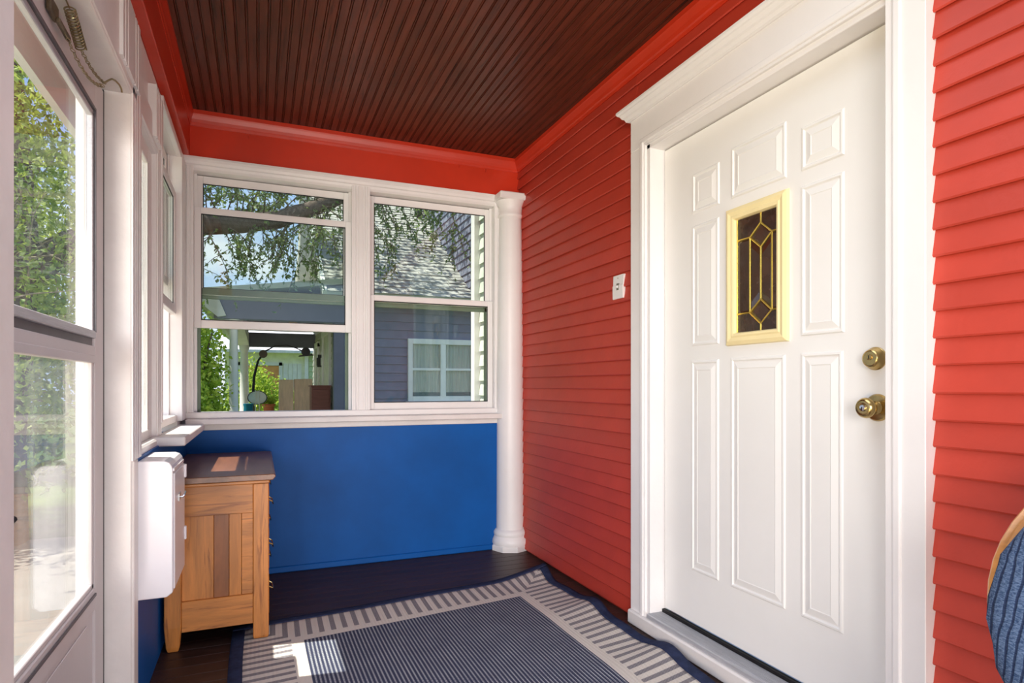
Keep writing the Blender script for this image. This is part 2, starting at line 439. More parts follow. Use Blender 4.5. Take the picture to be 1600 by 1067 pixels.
MB().prism(flutedL(2.03, 2.30, -.358, .03, [(2.06, .008), (2.10, .008), (2.22, .008), (2.26, .008)]), 'z', 2.03, 2.245).build('casing_block', WHITE, t2)
MB().prism(flutedL(2.70, 2.86, -.366, .03, [(2.73, .007), (2.77, .007), (2.82, .007)]), 'z', 2.05, 2.25).build('casing_block', WHITE, t2)
B(-.40, -.368, .9, 2.30, 2.008, 2.20).build('door_head_casing', WHITEOLD, t2, bevel=.003)

# pilaster: the old round porch column in the corner
col = empty('column', (1.545, 3.745, 0)); tag(col, 'round white porch column in the corner between the windows and clapboards', 'column')
cx_, cy_ = 1.545, 3.745
MB().lathe([(.09, .098), (.13, .094), (.5, .092), (1.2, .088), (1.9, .08), (2.19, .074), (2.2, .074)], (cx_, cy_, 0), 'z', 28).build('shaft', WHITE, col, smooth=True)
MB().lathe([(.035, .118), (.05, .122), (.07, .12), (.085, .112), (.095, .108), (.105, .112), (.12, .112), (.132, .104), (.14, .096)], (cx_, cy_, 0), 'z', 28).build('base', WHITE, col, smooth=True)
MB().lathe([(0, .128), (.032, .128), (.04, .118)], (cx_, cy_, 0), 'z', 8).build('plinth', WHITE, col)
cap = MB().lathe([(2.19, .075), (2.20, .082), (2.212, .082), (2.22, .077), (2.26, .079), (2.29, .094), (2.30, .098)], (cx_, cy_, 0), 'z', 28)
cap.build('capital', WHITE, col, smooth=True)
B(cx_-.108, cx_+.075, cy_-.098, cy_+.02, 2.30, 2.345).build('abacus', WHITE, col, bevel=.006)

# ------------------------------------------------------------------ entry door
XD = 1.664
t3 = empty('trim_4', (0, 0, 0), 'structure')
def casing(y0, y1, inner):          # inner = +1 when the opening lies towards larger y
    return MB().box(1.577, 1.64, y0, y1, .03, 2.150)
casing(2.262, 2.372, -1).build('side_casing', WHITE, t3, bevel=.002)
B(1.571, 1.60, 2.27, 2.296, .05, 2.175).build('casing_bead', WHITE, t3, bevel=.006, seg=3)
B(1.589, 1.70, 2.238, 2.264, .06, 2.15).build('jamb', WHITE, t3, bevel=.002)
casing(1.032, 1.142, 1).build('side_casing', WHITE, t3, bevel=.002)
B(1.571, 1.60, 1.095, 1.12, .05, 2.175).build('casing_bead', WHITE, t3, bevel=.006, seg=3)
B(1.589, 1.70, 1.118, 1.143, .06, 2.15).build('jamb', WHITE, t3, bevel=.002)
B(1.577, 1.64, 1.032, 2.372, 2.150, 2.30).build('head_casing', WHITE, t3, bevel=.002)
B(1.571, 1.60, 1.09, 2.30, 2.160, 2.186).build('head_bead', WHITE, t3, bevel=.006, seg=3)
B(1.589, 1.70, 1.12, 2.262, 2.130, 2.152).build('head_jamb', WHITE, t3, bevel=.002)
cp = [(1.60, 2.345), (1.528, 2.345), (1.528, 2.336), (1.534, 2.328), (1.540, 2.326), (1.548, 2.312), (1.556, 2.308), (1.562, 2.296), (1.570, 2.292), (1.60, 2.292)]
ls = []
for p in cp:
    e = 1.577-p[0]
    ls.append([(1.61, 2.372+max(e, 0), p[1]), (p[0], 2.372+max(e, 0), p[1]), (p[0], 1.032-max(e, 0), p[1]), (1.61, 1.032-max(e, 0), p[1])])
MB().loops(ls, cap0=True).build('cornice_cap', WHITE, t3)
# sill and threshold
B(1.558, 1.70, 1.0, 2.372, 0, .062).build('door_sill', WHITEOLD, t3, bevel=.006)
th = B(1.572, 1.70, 1.142, 2.242, .062, .080).build('threshold', ALU, t3, bevel=.002)
r_ = MB()
for i in range(11): r_.box(1.584+i*.006, 1.5868+i*.006, 1.142, 2.242, .080, .0825)
r_.build('threshold_ridges', ALU, th)
B(1.652, 1.668, 1.142, 2.242, .080, .094).build('door_sweep', BLACK, th)

d1 = empty('door_1', (XD, 1.69, .1), 'structure')
tag(d1, 'white panelled entry door with a small leaded glass light', 'door')
def rect_loop(x, y0, y1, z0, z1): return [(x, y0, z0), (x, y1, z0), (x, y1, z1), (x, y0, z1)]
gy0, gy1, gz0, gz1 = 1.57, 1.80, 1.25, 1.735
MB().box(XD, 1.71, 1.148, 2.232, .1, 1.25).box(XD, 1.71, 1.148, 2.232, 1.735, 2.124).box(XD, 1.71, 1.148, gy0, 1.25, 1.735).box(XD, 1.71, gy1, 2.232, 1.25, 1.735).build('door_leaf', DOORW, d1)
def moulded(y0, y1, z0, z1):
    seq = [(0, 0), (.004, .0045), (.010, .0052), (.014, .001), (.017, .0005), (.040, .0065), (.043, .005), (.043, .005)]
    return MB().loops([rect_loop(XD-h, y0+i, y1-i, z0+i, z1-i) for i, h in seq], cap0=False)
for a, b, c_, d_ in ((1.885, 2.045, 1.795, 1.96), (1.558, 1.82, 1.795, 1.988), (1.335, 1.495, 1.795, 1.94),
                     (1.887, 2.047, 1.248, 1.745), (1.335, 1.497, 1.248, 1.745),
                     (1.889, 2.051, .318, 1.188), (1.562, 1.822, .318, 1.19), (1.339, 1.497, .318, 1.192)):
    moulded(a, b, c_, d_).build('door_panel', DOORW, d1)
seq = [(0, 0), (.003, .012), (.016, .017), (.030, .013), (.036, .016), (.044, .014), (.048, .004), (.048, -.02)]
gf = MB().loops([rect_loop(XD-h, 1.545+i, 1.84-i, 1.235+i, 1.755-i) for i, h in seq], cap0=False, cap1=False).build('light_frame', CREAM, d1)
XG = XD+.004
gl, gr, gt, gb = 1.792, 1.593, 1.709, 1.281          # glass opening: gl is the far side
cy = 1.676; dv = .052
Td, Bd = 1.628, 1.352
T1, T0, B1, B0 = Td+.044, Td-.044, Bd+.044, Bd-.044
pl, pr = cy+dv, cy-dv
panes = [[(cy, T1), (pl, Td), (cy, T0), (pr, Td)], [(cy, B1), (pl, Bd), (cy, B0), (pr, Bd)],
         [(pl, Td), (cy, T0), (cy, B1), (pl, Bd)], [(cy, T0), (pr, Td), (pr, Bd), (cy, B1)],
         [(gl, Td), (pl, Td), (pl, Bd), (gl, Bd)], [(pr, Td), (gr, Td), (gr, Bd), (pr, Bd)],
         [(gl, gt), (cy, gt), (cy, T1), (pl, Td), (gl, Td)], [(cy, gt), (gr, gt), (gr, Td), (pr, Td), (cy, T1)],
         [(gl, Bd), (pl, Bd), (cy, B0), (cy, gb), (gl, gb)], [(pr, Bd), (gr, Bd), (gr, gb), (cy, gb), (cy, B0)]]
for i, pn in enumerate(panes):
    my = sum(p[0] for p in pn)/len(pn); mz = sum(p[1] for p in pn)/len(pn)
    L0 = [(XG+.006, p[0], p[1]) for p in pn]; L1 = [(XG+.001, p[0], p[1]) for p in pn]
    k_ = .72 if i < 4 else .93
    L2 = [(XG-.002, my+(p[0]-my)*k_, mz+(p[1]-mz)*k_) for p in pn]
    MB().loops([L0, L1, L2]).build('glass_pane', BROWNBV if i < 6 else BROWNGL, d1)
came = [((cy, gt), (cy, T1)), ((cy, T1), (pl, Td)), ((cy, T1), (pr, Td)), ((pl, Td), (cy, T0)), ((pr, Td), (cy, T0)), ((cy, T0), (cy, B1)),
        ((cy, B1), (pl, Bd)), ((cy, B1), (pr, Bd)), ((pl, Bd), (cy, B0)), ((pr, Bd), (cy, B0)), ((cy, B0), (cy, gb)),
        ((pl, Td), (pl, Bd)), ((pr, Td), (pr, Bd)), ((gl, Td), (pl, Td)), ((pr, Td), (gr, Td)), ((gl, Bd), (pl, Bd)), ((pr, Bd), (gr, Bd)), ((gl, gt), (gl, gb))]
for a, b in came:
    MB().tube([(XG-.002, a[0], a[1]), (XG-.002, b[0], b[1])], .0034, 6).build('came', LEAD, d1)
# deadbolt and knob
db = MB().lathe([(0, .034), (.004, .034), (.008, .030), (.022, .027), (.026, .025), (.028, .0215), (.0275, .0205), (.0275, .02)], (XD, 1.232, 1.163), '-x', 28).build('deadbolt', BRASS, d1, smooth=True)
cyl = MB().lathe([(.0270, .0085), (.030, .0082), (.0305, .006)], (XD, 1.232, 1.167), '-x', 18).build('lock_cylinder', BRASS, db, smooth=True)
B(XD-.0312, XD-.030, 1.2308, 1.2332, 1.162, 1.172).build('keyway', BLACK, db)
kb = MB().lathe([(0, .040), (.003, .040), (.008, .036), (.010, .020), (.014, .0165), (.026, .0145), (.034, .0155), (.038, .021), (.043, .0275), (.050, .030), (.057, .0285), (.063, .024), (.065, .0205), (.064, .012), (.0635, .01)], (XD, 1.226, 1.02), '-x', 30).build('door_knob', BRASS, d1, smooth=True)
MB().lathe([(.0625, .0095), (.067, .009), (.0675, .006)], (XD, 1.226, 1.02), '-x', 18).build('lock_cylinder', CHROME, kb, smooth=True)
B(XD-.0685, XD-.067, 1.2248, 1.2272, 1.012, 1.023).build('keyway', BLACK, kb)

# ------------------------------------------------------------------ storm door
d2 = empty('door_2', (-.455, 1.8, .03), 'structure')
tag(d2, 'white aluminium storm door with two glass panes and a kick panel', 'door')
XS0, XS1 = -.472, -.445
sf = MB().box(XS0, XS1, 1.25, 1.345, .03, 1.995).box(XS0, XS1, 2.118, 2.222, .03, 1.995).box(XS0, XS1, 1.345, 2.118, 1.885, 1.995).box(XS0, XS1, 1.345, 2.118, 1.165, 1.20).box(XS0, XS1, 1.345, 2.118, .425, .492).box(XS0, XS1, 1.345, 2.118, .03, .11)
sf.build('door_frame', STORM, d2, bevel=.003)
B(-.462, -.452, 1.345, 2.118, .11, .425).build('kick_panel', STORM, d2)
MB().box(-.452, -.4485, 1.385, 2.05, .13, .405).build('kick_panel_field', STORM, d2, bevel=.003)
B(-.460, -.457, 1.345, 2.118, .50, 1.165).build('lower_pane', DIRTY, d2)
B(-.456, -.453, 1.345, 2.118, 1.235, 1.885).build('upper_pane', UPGL, d2)
ub = MB()
ub.box(-.462, -.441, 1.345, 2.112, 1.222, 1.244).box(-.462, -.446, 2.096, 2.112, 1.222, 1.88).box(-.462, -.446, 1.345, 2.112, 1.868, 1.885).box(-.462, -.446, 1.345, 1.353, 1.222, 1.88)
ub.build('upper_sash', ALU, d2, bevel=.002)
lb = MB()
lb.box(-.466, -.449, 2.10, 2.118, .492, 1.165).box(-.466, -.449, 1.345, 2.118, .492, .506).box(-.466, -.443, 1.345, 2.118, 1.15, 1.172)
lb.build('lower_sash', STORM, d2, bevel=.002)
B(-.463, -.452, 1.345, 2.115, 1.198, 1.222).build('track', TRACK, d2)
B(-.444, -.441, 1.345, 2.118, .468, .476).build('weather_strip', TRACK, d2)
B(-.449, -.440, 2.108, 2.1125, 1.24, 1.89).build('weather_strip', TRACK, d2)
B(-.449, -.440, 1.49, 2.1125, 1.886, 1.894).build('weather_strip', TRACK, d2)
B(-.46, -.445, 2.222, 2.232, .03, 2.0).build('gap_strip', BLACK, d2)
hd = MB().box(-.445, -.437, 1.275, 1.31, .78, .90); hd.build('latch_plate', BLACK, d2, bevel=.003)
MB().tube([(-.44, 1.29, .84), (-.405, 1.29, .845), (-.395, 1.295, .85), (-.395, 1.31, .852)], .006, 8).build('latch_lever', BLACK, d2, smooth=True)
# white jamb post and soffit of the storm door
t5 = empty('trim_5', (0, 0, 0), 'structure')
B(-.50, -.372, 2.2325, 2.262, 0, 2.01).build('jamb_post', WHITEOLD, t5, bevel=.003)
B(-.46, -.366, 2.24, 2.31, 0, .845).build('jamb_post', WHITEOLD, t5, bevel=.003)
B(-.50, -.372, 1.12, 2.235, 2.003, 2.03).build('head_soffit', WHITEOLD, t5, bevel=.003)
B(-.50, -.372, 1.12, 1.236, 0, 2.01).build('jamb_post', WHITEOLD, t5)
# spring and chain door stay
ch = thing('door_spring', (-.42, 1.85, 1.9), 'steel coil spring with chains holding the storm door under its white head', 'spring')
def helix(p, q, r, turns, n=14):
    p, q = Vector(p), Vector(q); d = (q-p); L = d.length; d.normalize()
    a = d.cross(Vector((0, 0, 1))).normalized(); b = d.cross(a); out = []
    for i in range(turns*n+1):
        t = i/(turns*n); an = 2*PI*turns*t
        out.append(p+d*L*t+a*r*math.cos(an)+b*r*math.sin(an))
    return out
MB().tube(helix((-.418, 1.745, 1.985), (-.418, 1.848, 1.94), .0115, 14), .0019, 6).build('coil', STEEL, ch, smooth=True)
def chain(p, q, sag, n):
    p, q = Vector(p), Vector(q); mb = MB(); d = (q-p).normalized(); L = (q-p).length/n
    a0 = d.cross(Vector((0, 0, 1))).normalized(); b0 = d.cross(a0)
    for i in range(n):
        t = (i+.5)/n; c_ = p+(q-p)*t+Vector((0, 0, -sag*4*t*(1-t)))
        a = a0 if i % 2 else b0
        pts = [c_+d*L*.72*math.cos(2*PI*k/12)+a*.0042*math.sin(2*PI*k/12) for k in range(12)]
        mb.tube(pts, .0012, 5, closed=True)
    return mb
chain((-.418, 1.85, 1.938), (-.415, 2.09, 1.965), .012, 14).build('chain', STEEL, ch, smooth=True)
chain((-.428, 1.75, 1.93), (-.418, 2.085, 1.955), .035, 20).build('chain', STEEL, ch, smooth=True)
MB().tube([(-.418, 1.745, 1.985), (-.42, 1.72, 1.993), (-.425, 1.66, 2.0)], .002, 6).build('hook', STEEL, ch, smooth=True)
MB().tube([(-.418, 2.076, 1.960), (-.414, 2.084, 1.964), (-.408, 2.098, 1.978), (-.402, 2.112, 1.990), (-.396, 2.13, 1.994), (-.390, 2.148, 1.992), (-.386, 2.158, 1.984), (-.385, 2.160, 1.974)], .0028, 6).build('screw_hook', STEEL, ch, smooth=True)
MB().box(-.443, -.432, 1.66, 1.72, 1.93, 1.965).box(-.436, -.425, 1.70, 1.79, 1.925, 1.937).build('door_bracket', mat('aged_bracket', srgb(110, 98, 78), .45, .1, 20, metal=.6), ch, bevel=.003)

# ------------------------------------------------------------------ cup hooks on the beam, switch plate
def cup_hook(x, z, label):
    o = thing('cup_hook', (x, YB-.012, z), label, 'hook', 'red hooks under the crown')
    MB().lathe([(0, .006), (.003, .006), (.004, .003)], (x, YB-.004, z), 'y', 10).build('collar', REDT, o)
    MB().tube([(x, YB, z), (x, YB-.012, z), (x, YB-.02, z-.006), (x, YB-.02, z-.013), (x, YB-.012, z-.017), (x, YB-.006, z-.013)], .0018, 6).build('hook_wire', REDT, o, smooth=True)
cup_hook(-.055, 2.505, 'small red cup hook in the beam above the raised window sash')
cup_hook(1.19, 2.51, 'small red cup hook in the beam above the closed window, farther from the clapboards')
cup_hook(1.375, 2.505, 'small red cup hook in the beam nearest the clapboard corner')
sp = thing('switch_plate', (1.605, 2.515, 1.5), 'small white switch plate on the red clapboards beside the door casing', 'switch plate')
MB().prism([(1.5985, 1.503), (1.612, 1.503), (1.616, 1.618), (1.6025, 1.618), (1.6015, 1.572), (1.5975, 1.566)], 'y', 2.470, 2.562).build('plate', WHITE, sp, bevel=.0015)
B(1.5968, 1.608, 2.506, 2.524, 1.545, 1.577).build('toggle_slot', mat('slot_grey', srgb(120, 116, 104), .5), sp)
MB().hexa([(1.590, 2.510, 1.556), (1.602, 2.510, 1.553), (1.602, 2.520, 1.553), (1.590, 2.520, 1.556)], [(1.589, 2.511, 1.564), (1.602, 2.510, 1.570), (1.602, 2.520, 1.570), (1.589, 2.519, 1.564)]).build('toggle', WHITE, sp)
for z in (1.517, 1.603): MB().lathe([(0, .003), (.0012, .0024)], (1.6, 2.516, z), '-x', 10).build('screw', STEEL, sp)

# ------------------------------------------------------------------ dresser
dx0, dx1, dy0, dy1 = -.355, .038, 2.80, 3.72
dr = thing('dresser', ((dx0+dx1)/2, (dy0+dy1)/2, 0), 'honey oak dresser with a dark worn top under the left windows', 'dresser')
MB().prism([(dx0-.012, .684), (dx0-.012, .706), (dx0-.008, .71), (dx1+.020, .71), (dx1+.027, .704), (dx1+.027, .698), (dx1+.016, .684)], 'y', 2.768, 3.745).build('top', TOPW, dr, bevel=.003)
B(dx0, dx1+.004, 2.785, 3.735, .668, .684).build('top_moulding', OAKH, dr, bevel=.004)
def leg(x0, x1, y0_, y1_, taper, zb=0):
    mb = MB(); mx = (x0+x1)/2
    z_ = [zb, .02, .10, .668]; k = [.62, .8, 1, 1] if taper else [.9, 1, 1, 1]
    my = (y0_+y1_)/2
    return mb.loops([[(mx-(mx-x0)*q, my-(my-y0_)*q, z), (mx+(x1-mx)*q, my-(my-y0_)*q, z), (mx+(x1-mx)*q, my+(y1_-my)*q, z), (mx-(mx-x0)*q, my+(y1_-my)*q, z)] for z, q in zip(z_, k)])
leg(dx1-.062, dx1, dy0, dy0+.045, 0, .009).build('leg', OAK, dr, bevel=.003)
leg(dx0, dx0+.062, dy0, dy0+.045, 1).build('leg', OAK, dr, bevel=.003)
leg(dx1-.062, dx1, dy1-.045, dy1, 0).build('leg', OAK, dr, bevel=.003)
leg(dx0, dx0+.062, dy1-.045, dy1, 1).build('leg', OAK, dr, bevel=.003)
B(dx0+.062, dx1-.062, dy0+.006, dy0+.03, .545, .668).build('top_rail', OAKH, dr, bevel=.002)
B(dx0+.062, dx1-.062, dy0+.006, dy0+.03, .075, .20).build('bottom_rail', OAKH, dr, bevel=.002)
xa, xb = dx0+.062, dx1-.062
for a, b, m in ((xa, xa+.118, OAK), (xa+.118, xa+.176, OAKD), (xa+.176, xb-.045, OAK), (xb-.045, xb, OAKH)):
    B(a+.0006, b-.0006, dy0+.016, dy0+.028, .20, .545).build('panel_board', m, dr, bevel=.0012)
B(dx0+.01, dx0+.02, dy0+.03, dy1-.03, .08, .67).build('back_panel', OAKD, dr)
B(dx0+.062, dx1-.062, dy1-.03, dy1-.006, .075, .668).build('side_panel', OAK, dr)
B(dx1-.05, dx1-.012, dy0+.045, dy1-.045, .06, .668).build('front_frame', OAKH, dr)
for z0_, z1_ in ((.09, .265), (.285, .46), (.48, .65)):
    d_ = B(dx1-.02, dx1+.002, dy0+.055, dy1-.055, z0_, z1_).build('drawer', OAKH, dr, bevel=.003)
    for yy in (dy0+.17, dy1-.17):
        zc = (z0_+z1_)/2
        MB().tube([(dx1, yy-.04, zc+.01), (dx1+.016, yy-.038, zc), (dx1+.02, yy-.02, zc-.014), (dx1+.02, yy+.02, zc-.014), (dx1+.016, yy+.038, zc), (dx1, yy+.04, zc+.01)], .003, 6).build('pull', BRASS, d_, smooth=True)

# ------------------------------------------------------------------ white metal box on the left wall
mbx = thing('wall_box', (-.32, 2.465, .375), 'white enamelled metal box hung on the left wall beside the dresser', 'box')
yy0, yy1 = 2.312, 2.622
pr_ = [(XL, .378), (-.285, .378), (-.267, .392), (-.267, .800), (-.270, .815), (-.278, .827), (-.292, .833), (XL, .835)]
MB().prism(pr_, 'y', yy0, yy1).build('body', ENAMEL, mbx, bevel=.004, seg=2)
MB().box(-.268, -.262, yy0+.012, yy1-.006, .400, .790).build('door', ENAMEL, mbx, bevel=.003)
B(-.268, -.2635, yy0+.01, yy1-.02, .797, .806).build('lid_seam', ENAMEL, mbx)
MB().tube([(-.262, yy0+.13, .69), (-.250, yy0+.13, .69), (-.247, yy0+.135, .695), (-.247, yy0+.175, .70)], .004, 8).build('latch_handle', CHROME, mbx, smooth=True)
B(-.263, -.258, yy0+.105, yy0+.155, .678, .706).build('latch_plate', CHROME, mbx, bevel=.002)
for z in (.735, .50):
    MB().box(-.264, -.256, yy1-.012, yy1+.004, z, z+.05).build('hinge', ENAMEL, mbx, bevel=.002)
B(-.31, -.289, yy0-.0012, yy0+.002, .765, .81).build('label_plate', ENAMEL, mbx)

# ------------------------------------------------------------------ rug
RW, RL = 1.63, 2.35
def rug_pt(s, t):
    """s from the left edge, t from the far edge"""
    fx = s/RW
    x = -.106+s-.004*math.sin(t*5)
    y = 2.975+(3.19-2.975)*fx**1.15-t*(1+.02*fx)
    z = .006
    e = max(0, (fx-.80)/.20)
    z += e**1.5*(.013*(1+math.sin(t*10.5+1.2))+.007*(1+math.sin(t*23+.4)))
    x += e*(.014*math.sin(t*10.5+2.4)-.006)
    c = max(0, 1-t/.16)
    z += .010*c*e+.004*c*(1+math.sin(s*9))*.4
    return (x, y, z)
def rug_grid(s0, s1, t0, t1, ns, nt, lift=0, th=.005):
    mb = MB(); uv = []
    top = [[rug_pt(s0+(s1-s0)*i/ns, t0+(t1-t0)*j/nt) for i in range(ns+1)] for j in range(nt+1)]
    V = [(p[0], p[1], p[2]+lift) for r in top for p in r]; n = len(V)
    V += [(p[0], p[1], max(p[2]+lift-th, .0005)) for p in V[:n]]
    F = []
    for j in range(nt):
        for i in range(ns):
            a = j*(ns+1)+i; q = (a, a+ns+1, a+ns+2, a+1); F.append(q); F.append(tuple(n+k for k in reversed(q)))
    for i in range(ns):
        F.append((i, i+1, n+i+1, n+i)); a = nt*(ns+1)+i; F.append((a+1, a, n+a, n+a+1))
    for j in range(nt):
        a = j*(ns+1); F.append((a+ns+1, a, n+a, n+a+ns+1)); a += ns; F.append((a, a+ns+1, n+a+ns+1, n+a))
    uvs = [(s0+(s1-s0)*i/ns, t0+(t1-t0)*j/nt) for j in range(nt+1) for i in range(ns+1)]*2
    mb.add(V, F); return mb, uvs
def set_uv(o, uvs):
    l = o.data.uv_layers.new(name='metres')
    for lp in o.data.loops: l.data[lp.index].uv = uvs[lp.vertex_index]
def rug_mat():
    m = bpy.data.materials.new('woven_rug'); m.use_nodes = True; t = NT(m.node_tree); b = t.n['Principled BSDF']
    uv = t.node('ShaderNodeUVMap', uv_map='metres').outputs[0]
    sp_ = t.node('ShaderNodeSeparateXYZ', {0: uv}); s, q = sp_.outputs[0], sp_.outputs[1]
    es = t.m('MINIMUM', s, t.m('SUBTRACT', RW, s)); et = t.m('MINIMUM', q, t.m('SUBTRACT', RL, q))
    e = t.m('MINIMUM', es, et)
    along = t.m('ADD', t.m('MULTIPLY', t.m('LESS_THAN', es, et), q), t.m('MULTIPLY', t.m('GREATER_THAN', es, et), s))
    st = t.m('LESS_THAN', t.m('FRACT', t.m('DIVIDE', along, .0505)), .44)
    st = t.m('MULTIPLY', st, t.m('LESS_THAN', e, .235))
    weave = t.m('MULTIPLY', t.m('SINE', t.m('MULTIPLY', s, 2*PI/.006)), t.m('SINE', t.m('MULTIPLY', q, 2*PI/.006)))
    grey = t.mix(t.ramp(weave, -.2, .3), srgb(92, 90, 104), srgb(176, 168, 164))
    beige = t.mix(t.ramp(weave, -.6, .6), srgb(206, 196, 186), srgb(228, 218, 208))
    border = t.mix(st, beige, grey)
    rib = t.m('SINE', t.m('MULTIPLY', s, 2*PI/.0155)); dot = t.m('SINE', t.m('MULTIPLY', q, 2*PI/.0085))
    cf = t.m('MULTIPLY', t.ramp(rib, -.2, .7), t.ramp(dot, -.8, .3))
    nz = t.noise(uv, 9, 4)
    cen = t.mix(t.m('MULTIPLY', cf, t.m('MULTIPLY_ADD', nz, .8, .4)), srgb(60, 64, 86), srgb(206, 208, 212))
    colr = t.mix(t.m('GREATER_THAN', e, .285), border, cen)
    t.put(b.inputs['Base Color'], colr); b.inputs['Roughness'].default_value = .95; b.inputs['Specular IOR Level'].default_value = .15
    bn = t.node('ShaderNodeBump', {'Strength': .5, 'Distance': .002, 'Height': t.m('ADD', weave, rib)})
    t.put(b.inputs['Normal'], bn.outputs[0])
    return m
NAVY = mat('navy_binding', srgb(46, 54, 82), .9, .1, 30, .5, 300, spec=.15)
rug = thing('rug', (.7, 2.0, 0), 'navy and cream outdoor rug with a striped border on the dark floor', 'rug')
g_, uvs = rug_grid(.046, RW-.046, .046, RL-.046, 90, 120)
o_ = g_.build('woven_field', rug_mat(), rug, smooth=True, recalc=False); set_uv(o_, uvs); o_.modifiers.clear()
for s0, s1, t0, t1, ns, nt in ((0, RW, 0, .05, 90, 3), (0, RW, RL-.05, RL, 90, 3), (0, .05, .05, RL-.05, 3, 120), (RW-.05, RW, .05, RL-.05, 3, 120)):
    g_, uvs = rug_grid(s0, s1, t0, t1, ns, nt, .0015, .007)
    o_ = g_.build('binding', NAVY, rug, smooth=True, recalc=False); o_.modifiers.clear()

# ------------------------------------------------------------------ round-back chair at the right edge
chx, chy = 1.387, .433
chr_ = thing('armchair', (chx, chy, 0), 'round-backed chair with bent wood rim and blue ribbed cushion by the clapboards', 'chair')
RIM = mat('bent_wood_rim', srgb(220, 152, 84), .4, .06, 3, .05, 60, coat=.2, stretch=(3, 3, 14))
def denim():
    m = bpy.data.materials.new('blue_ribbed_fabric'); m.use_nodes = True; t = NT(m.node_tree); b = t.n['Principled BSDF']
    tc = t.n.new('ShaderNodeTexCoord').outputs['Object']
    s3 = t.node('ShaderNodeSeparateXYZ', {0: tc})
    n0 = t.noise(tc, 7, 3); xx = t.m('ADD', s3.outputs[1], t.m('MULTIPLY', n0, .03))
    st = t.m('SINE', t.m('MULTIPLY', xx, 2*PI/.017))
    n = t.noise(t.mapping(tc, (60, 60, 200)), 2.5, 4)
    c = t.mix(t.ramp(n, .3, .7), srgb(48, 70, 104), srgb(108, 128, 158))
    c = t.mix(t.m('MULTIPLY', t.ramp(st, .45, .9), .85), c, srgb(30, 40, 70))
    t.put(b.inputs['Base Color'], c); b.inputs['Roughness'].default_value = .9; b.inputs['Specular IOR Level'].default_value = .2
    bn = t.node('ShaderNodeBump', {'Strength': .6, 'Distance': .006, 'Height': t.m('SUBTRACT', n, t.ramp(st, .3, 1))})
    t.put(b.inputs['Normal'], bn.outputs[0]); return m
DENIM = denim()
FA = math.radians(14); fw = Vector((math.cos(FA), math.sin(FA), 0)); rt = Vector((math.sin(FA), -math.cos(FA), 0)); upv = Vector((0, 0, 1))
cc = Vector((chx, chy, .706)); tilt = math.radians(24)
nb = (fw*math.cos(tilt)+upv*math.sin(-tilt)).normalized()         # back direction
vv = (upv*math.cos(tilt)+fw*math.sin(tilt)).normalized()
RR = .314
def disc_loop(r, off, n=48, sq=1.0): return [cc+rt*r*math.cos(2*PI*i/n)+vv*r*sq*math.sin(2*PI*i/n)+nb*off for i in range(n)]
MB().loops([disc_loop(RR-.012, .0), disc_loop(RR-.003, -.004), disc_loop(RR, .0), disc_loop(RR, .035), disc_loop(RR-.008, .04), disc_loop(RR-.03, .035), disc_loop(RR-.022, .0), disc_loop(RR-.012, .0)], False, False).build('back_rim', RIM, chr_, smooth=True)
MB().loops([disc_loop(RR-.024, .03), disc_loop(RR-.024, .012)]).build('back_shell', RIM, chr_)
def pad(cen, ru, rv, th, name, dirs):
    u_, v_, n_ = dirs; ls = []
    for k in range(-6, 7):
        a = k/6*PI/2*.96; r = abs(math.cos(a))**.55
        ls.append([cen+u_*ru*r*math.cos(2*PI*i/44)*(1+.012*math.sin(i*2.3+k))+v_*rv*r*math.sin(2*PI*i/44)+n_*th*math.sin(a) for i in range(44)])
    return MB().loops(ls).build(name, DENIM, chr_, smooth=True)
o_ = pad(cc-nb*.03-vv*.035, RR-.012, RR-.02, .06, 'back_cushion', (rt, vv, nb)); o_.modifiers.clear()
sc_ = cc-vv*.30-nb*.20
sc_.z = .43
o_ = pad(sc_, .27, .27, .06, 'seat_cushion', (rt, fw, upv)); o_.modifiers.clear()
seat = MB().loops([[Vector((sc_.x, sc_.y, z))+rt*r*math.cos(2*PI*i/40)+fw*r*math.sin(2*PI*i/40) for i in range(40)] for z, r in ((.335, .24), (.34, .262), (.365, .262), (.375, .24))]).build('seat_frame', RIM, chr_)
for a in (.8, 2.35, 3.93, 5.5):
    p = Vector((sc_.x, sc_.y, 0))+rt*.19*math.cos(a)+fw*.19*math.sin(a); q = Vector((sc_.x, sc_.y, 0))+rt*.22*math.cos(a)+fw*.22*math.sin(a)
    MB().tube([(p.x, p.y, .36), (q.x, q.y, 0)], [.02, .013], 12).build('leg', RIM, chr_, smooth=True)
for sgn in (-1, 1):
    p = sc_+rt*.15*sgn+fw*.20; q = cc+rt*.2*sgn-vv*.14+nb*.04
    MB().tube([(p.x, p.y, .36), tuple(q)], .014, 10).build('back_post', RIM, chr_, smooth=True)
# ------------------------------------------------------------------ outside: ground
GRASS = mat('lawn', srgb(96, 118, 54), .95, .1, 3, .5, 40, col2=srgb(60, 84, 34), spec=.1)
B(-40, 40, -20, 60, -.75, -.6).build('ground', GRASS, kind='structure')
PAVE = mat('concrete_path', srgb(150, 146, 136), .9, .05, 3, .2, 30, spec=.2)
B(-3.6, -.9, -8, 8, -.6, -.57).build('ground_path', PAVE, kind='structure')

